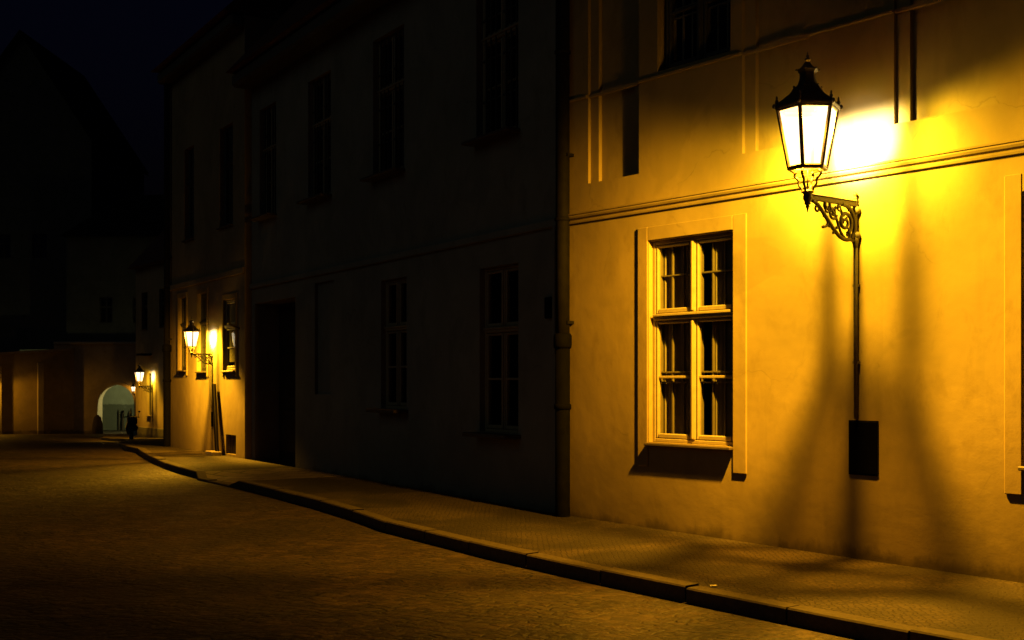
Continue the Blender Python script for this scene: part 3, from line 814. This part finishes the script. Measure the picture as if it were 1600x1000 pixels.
def optics(L, front, curve=CURVE, right=None, pale=True):  # light spread shaped by hand for the pools on wall and road
    """light spread shaped by hand as a direction-dependent intensity, wall side (0) to street side (1); paler tint added towards the wall"""
    rz = front.rz
    u = Vector((math.cos(rz), math.sin(rz), 0)); n = Vector((u.y, -u.x, 0))
    for ch in L.children:
        if ch.type != 'LIGHT': continue
        ch.data.use_nodes = True; t = ch.data.node_tree
        em = next(q for q in t.nodes if q.type == 'EMISSION')
        inc = t.nodes.new('ShaderNodeNewGeometry').outputs['Incoming']
        def axis_dot(ax):
            dt = t.nodes.new('ShaderNodeVectorMath'); dt.operation = 'DOT_PRODUCT'
            t.links.new(inc, dt.inputs[0]); dt.inputs[1].default_value = ax
            return dt.outputs['Value']
        mr = t.nodes.new('ShaderNodeMapRange'); t.links.new(axis_dot(n), mr.inputs['Value'])
        mr.inputs['From Min'].default_value = -1; mr.inputs['From Max'].default_value = 1
        f = ramp(t, mr.outputs[0], curve)
        if right:
            m2 = t.nodes.new('ShaderNodeMapRange'); m2.interpolation_type = 'SMOOTHSTEP'
            t.links.new(axis_dot(u), m2.inputs['Value'])
            m2.inputs['From Min'].default_value = right[0]; m2.inputs['From Max'].default_value = right[1]
            m2.inputs['To Min'].default_value = 1.0; m2.inputs['To Max'].default_value = right[2]
            f = math_(t, 'MULTIPLY', f, m2.outputs[0])
        m3 = t.nodes.new('ShaderNodeMapRange'); m3.interpolation_type = 'SMOOTHSTEP'
        t.links.new(axis_dot((0, 0, 1)), m3.inputs['Value'])
        m3.inputs['From Min'].default_value = -.46; m3.inputs['From Max'].default_value = .32
        m3.inputs['To Min'].default_value = 1.0; m3.inputs['To Max'].default_value = .10
        f = math_(t, 'MULTIPLY', f, m3.outputs[0])
        t.links.new(f, em.inputs['Strength'])
        if pale:
            ch.data.color = (1, 1, 1)
            mx = ramp(t, mr.outputs[0], [(.035, (1.0, .85, .58)), (.10, (1.0, .68, .035)), (.26, (1.0, .55, .018)), (.37, (1.0, .48, .016)), (.43, AMBER)])  # paler tint on the wall side, added to whiten the hot spot
            t.links.new(mx, em.inputs['Color'])
AMBER = (1.0, .44, .016)
l2 = place_lamp(copy_tree(lamp), FD, -13.60, 2.24, .63, E1*.46, 'second lit wall lantern, between two narrow windows left of the dark gateway')
l3 = place_lamp(copy_tree(lamp), FF, -2.15, 1.50, .88, E1*.30, 'small lit wall lantern on the house round the bend, right of the archway')
FA = Front(-26.75, AY, 1, 0)
l4 = place_lamp(copy_tree(lamp), FA, 1.30, .95, .62, E1*.006, 'smallest lit lantern, at the upper right edge of the archway')
l5 = place_lamp(copy_tree(lamp), FG, 1.75, .62, 1.1, E1*.08, 'lit lantern on the garden wall by the left edge of the photo')
# greenish lamp inside the gateway court, on the back of the arch wall
FB = Front(-26.75, AY+.9, -1, 0)
l6 = place_lamp(copy_tree(lamp), FB, -2.9, 1.0, 1.0, E1*.15, 'greenish lantern in the court behind the archway, lighting its pale wall', 0, (1.0, .98, .42))

optics(lamp, FR); optics(l2, FD, CURVE_FAR, (.74, .92, .012)); optics(l3, FF, CURVE, (.5, .85, .04))

# ------------------------------------------------------------------ ground
ys = sorted(set([p_[0] for p_ in PROFILE] + [k*.5 for k in range(0, 60)] + [30+k*2 for k in range(60)]))
ys = [y for y in ys if -60 <= y <= 900] + [-60]
ys = sorted(set(ys))
g = MB()
for ya, yb in zip(ys, ys[1:]):
    g.quad((-400, ya, gz(ya)-.12), (300, ya, gz(ya)-.12), (300, yb, gz(yb)-.12), (-400, yb, gz(yb)-.12))
struct(g.build('road', M['road']))
# pavement: wall line paired with the kerb line; third value = kerb height over the road
pairs = []
def pr(front, u, off, kh=.12): pairs.append((front.at(u), front.at(u, off), kh))
pr(FR, 9.5, 2.3); pr(FR, 4, 2.3); pr(FR, 1.0, 2.29); pr(FR, -1.0, 2.26); pr(FR, -2.6, 2.18)
pairs.append((FR.at(-4.05), FD.at(-.6, 2.05), .12))
pr(FD, -1.8, 1.93); pr(FD, -3.0, 1.86); pr(FD, -4.8, 1.83); pr(FD, -6.4, 1.82)
pr(FD, -6.75, 1.86, .035); pr(FD, -8.3, 1.90, .03); pr(FD, -8.75, 1.80, .11)
pr(FD, -9.9, 1.76); pr(FD, -11.2, 1.66); pr(FD, -13.2, 1.42); pr(FD, -15.4, 1.08); pr(FD, -16.4, .90)
E_END = FD.at(-17.0)
pairs.append((E_END, Vector((-9.25, 28.4, 0)), .12))
pairs.append((Vector((-8.4, 32, 0)), Vector((-10.7, 32.6, 0)), .12))
pairs.append((Vector((-10.0, 42, 0)), Vector((-13.6, 41, 0)), .12))
pairs.append((Vector((-15.2, 54.0, 0)), Vector((-17.0, 51.5, 0)), .12))
pairs.append((FF.at(-4.85), Vector((-20.3, 58.5, 0)), .12))
pairs.append((Vector((-21, 70, 0)), Vector((-23.0, 70, 0)), .12))
# resample
def lerp(a, b, t): return a+(b-a)*t
fine = []
for (i0, o0, k0), (i1, o1, k1) in zip(pairs, pairs[1:]):
    n_ = max(1, int((o1-o0).length/.45))
    for k in range(n_): fine.append((lerp(i0, i1, k/n_), lerp(o0, o1, k/n_), k0+(k1-k0)*k/n_))
fine.append(pairs[-1])
KW = .16
rng = random.Random(3)
pav = MB(); kerb = MB(); drv = MB()
def P(v, dz): return (v.x, v.y, gz(v.y)+dz)
for si, (a, b) in enumerate(zip(fine, fine[1:])):
    (ia, oa, ka), (ib, ob, kb) = a, b
    ua = (oa-ia); ub = (ob-ib)
    ja = oa-ua.normalized()*KW; jb = ob-ub.normalized()*KW
    tgt = drv if (ka < .1 or kb < .1) else pav
    for q0, q1 in ((0, .35), (.35, .7), (.7, 1)):
        za0, za1, zb0, zb1 = [(k-.12)*q for k, q in ((ka, q0), (ka, q1), (kb, q0), (kb, q1))]
        tgt.quad(P(lerp(ia, ja, q0), za0), P(lerp(ia, ja, q1), za1), P(lerp(ib, jb, q1), zb1), P(lerp(ib, jb, q0), zb0))
    if si % 2 == 0: wob = rng.uniform(-.008, .010)
    if si % 2 == 0: oa, ja = lerp(oa, ob, .03), lerp(ja, jb, .03)
    e = .012
    ta, tb = ka-.12+.004, kb-.12+.004
    in2a, in2b = oa-ua.normalized()*(e), ob-ub.normalized()*(e)
    kerb.quad(P(ja, ta-.05), P(ja, ta+wob), P(jb, tb+wob), P(jb, tb-.05))
    kerb.quad(P(ja, ta+wob), P(in2a, ta+wob), P(in2b, tb+wob), P(jb, tb+wob))
    kerb.quad(P(in2a, ta+wob), P(oa, ta+wob-e), P(ob, tb+wob-e), P(in2b, tb+wob))
    kerb.quad(P(oa, ta+wob-e), P(oa, -.2), P(ob, -.2), P(ob, tb+wob-e))
struct(pav.build('pavement', M['paving'])); struct(kerb.build('kerb', M['granite'])); struct(drv.build('driveway', M['slab']))

# ------------------------------------------------------------------ small things
bd = empty('leaning_board', 'narrow dark board leaning on the wall under the second lantern', 'board', FD.at(-12.85, .12, gz(24.6)), FD.rz)
b = MB()
def lean(x0, x1, y0, y1, z0, z1):     # slanting bar towards the wall and to the left
    sh = lambda x, y, z: (x-.42*z/1.5, y+.06*z/1.5, z)
    c8 = [sh(x, y, z) for x in (x0, x1) for y in (y0, y1) for z in (z0, z1)]
    i_ = len(b.v); b.v += c8
    for q in ((0,1,3,2), (4,6,7,5), (0,4,5,1), (2,3,7,6), (0,2,6,4), (1,5,7,3)): b.f.append(tuple(i_+k for k in q)); b.sm.append(False)
lean(-.085, .085, -.022, .0, .085, 1.50)
lean(-.085, -.055, -.042, -.0225, .086, 1.499); lean(.055, .085, -.042, -.0225, .086, 1.499)
b.build('panel', M['board'], bd)
b = MB(); b.box(-.38, .10, -.16, .05, -.01, .08, .012)
tag(b.build('foot_block', M['block'], None, FD.at(-12.85, .12, gz(24.6)+.005)), 'pale low block on the pavement under the leaning dark board', 'block')
bpy.data.objects['foot_block'].rotation_euler = (0, 0, FD.rz)

SC = empty('scooter', 'dark parked scooter seen from behind at the kerb by the archway', 'scooter', (-16.05, 50.0, gz(50)-.12), R(20))
m = MB(); m.tube([(0, 0, .62), (0, .25, .60), (0, .55, .42), (0, .85, .36), (0, 1.0, .55), (0, 1.08, .95)], [.17, .20, .16, .10, .17, .11], 12, True, 1.35); m.build('body', M['scooter'], SC)
m = MB(); m.tube([(0, -.12, .80), (0, .1, .83), (0, .42, .80), (0, .62, .76)], [.09, .14, .15, .10], 12, True, 1.15); m.build('seat', M['rubber'], SC)
for yy in (0.05, 1.22):
    m = MB(); m.tube([(0, yy+.19*math.cos(2*math.pi*k/18), .24+.19*math.sin(2*math.pi*k/18)) for k in range(19)], .055, 10); wl = m.build('wheel', M['rubber'], SC)
    m = MB(); m.tube([(-.04, yy, .24), (.04, yy, .24)], .13, 14); m.build('rim', M['pipe'], wl)
m = MB(); m.tube([(-.34, 1.0, 1.02), (-.12, 1.07, 1.05), (.12, 1.07, 1.05), (.34, 1.0, 1.02)], .02, 8)
for sx in (-.3, .3): m.tube([(sx, 1.03, 1.03), (sx*1.1, 1.05, 1.22)], .01, 6); m.ball((sx*1.12, 1.05, 1.26), .055, .015, .04)
m.build('handlebar', M['rubber'], SC)
m = MB(); m.tube([(0, 1.12, .95), (0, 1.14, 1.2), (0, 1.10, 1.42)], [.16, .15, .06], 10, True, .25); m.build('windscreen', M['scooter'], SC)
m = MB(); m.box(-.20, .20, -.50, -.08, .74, 1.08, .06); m.build('top_box', M['scooter'], SC)
m = MB(); m.box(.06, .20, -.225, -.21, .30, .48, .01); m.build('number_plate', M['paper'], SC)
m = MB(); m.box(-.09, .09, -.20, -.17, .62, .67, .01); m.build('tail_light', M['roof'], SC)

def scrap(x, y, z, s, label):
    k = MB(); pts = []
    for j in range(4):
        for i_ in range(4):
            pts.append(((i_-1.5)*s*.4, (j-1.5)*s*.32, random.uniform(.1, .6)*s*.5))
    for j in range(3):
        for i_ in range(3):
            a = j*4+i_; k.poly([pts[a], pts[a+1], pts[a+5]]); k.poly([pts[a], pts[a+5], pts[a+4]])
    o = k.build('paper_scrap', M['paper'], None, (x, y, z)); tag(o, label, 'litter', 'litter on the street'); o.rotation_euler = (0, 0, random.uniform(0, 3))
scrap(-.0297*11.95, 11.95, gz(11.95)-.116, .07, 'crumpled pale paper scrap on the road beside the kerb')
scrap(.1705*9.4, 9.4, gz(9.4)+.006, .045, 'tiny pale paper scrap on the pavement below the large lantern')

# ------------------------------------------------------------------ camera, sky, fill light
cam = bpy.data.cameras.new('camera'); co = bpy.data.objects.new('camera', cam); C.objects.link(co)
co.location = (0, 0, EYE); co.rotation_euler = (R(90), 0, 0)
cam.sensor_width = 36; cam.lens = 1850/1600*36; cam.shift_y = 100/1600
cam.clip_start = .1; cam.clip_end = 2000
sc = bpy.context.scene; sc.camera = co
wd = bpy.data.worlds.new('World'); sc.world = wd; wd.use_nodes = True
nt = wd.node_tree; bg = nt.nodes['Background']
sky = nt.nodes.new('ShaderNodeTexSky'); sky.sky_type = 'NISHITA'; sky.sun_disc = False
SUN_EL, SUN_AZ = R(-2.5), R(200)
sky.sun_elevation = SUN_EL; sky.sun_rotation = SUN_AZ
nt.links.new(mixc(nt, sky.outputs[0], (.55, .75, 2.6), 1.0, 'MULTIPLY'), bg.inputs[0]); bg.inputs[1].default_value = .012
sd = bpy.data.lights.new('ambient_fill', 'SUN'); so = bpy.data.objects.new('ambient_fill', sd); C.objects.link(so)
sd.energy = .032; sd.angle = R(40); sd.color = (.86, 1.0, .80)  # soft sun added as fill for stray light of unseen street lamps
d = Vector((.80, .52, -.50)); so.rotation_euler = d.to_track_quat('-Z', 'Y').to_euler(); so.location = (-10, -10, 20)

sc.render.engine = 'CYCLES'
sc.cycles.use_denoising = True
sc.cycles.max_bounces = 6; sc.cycles.transparent_max_bounces = 12
sc.cycles.sample_clamp_indirect = 4; sc.cycles.caustics_reflective = False; sc.cycles.caustics_refractive = False
sc.view_settings.view_transform = 'Standard'; sc.view_settings.look = 'None'
sc.view_settings.exposure = 0; sc.view_settings.gamma = 1
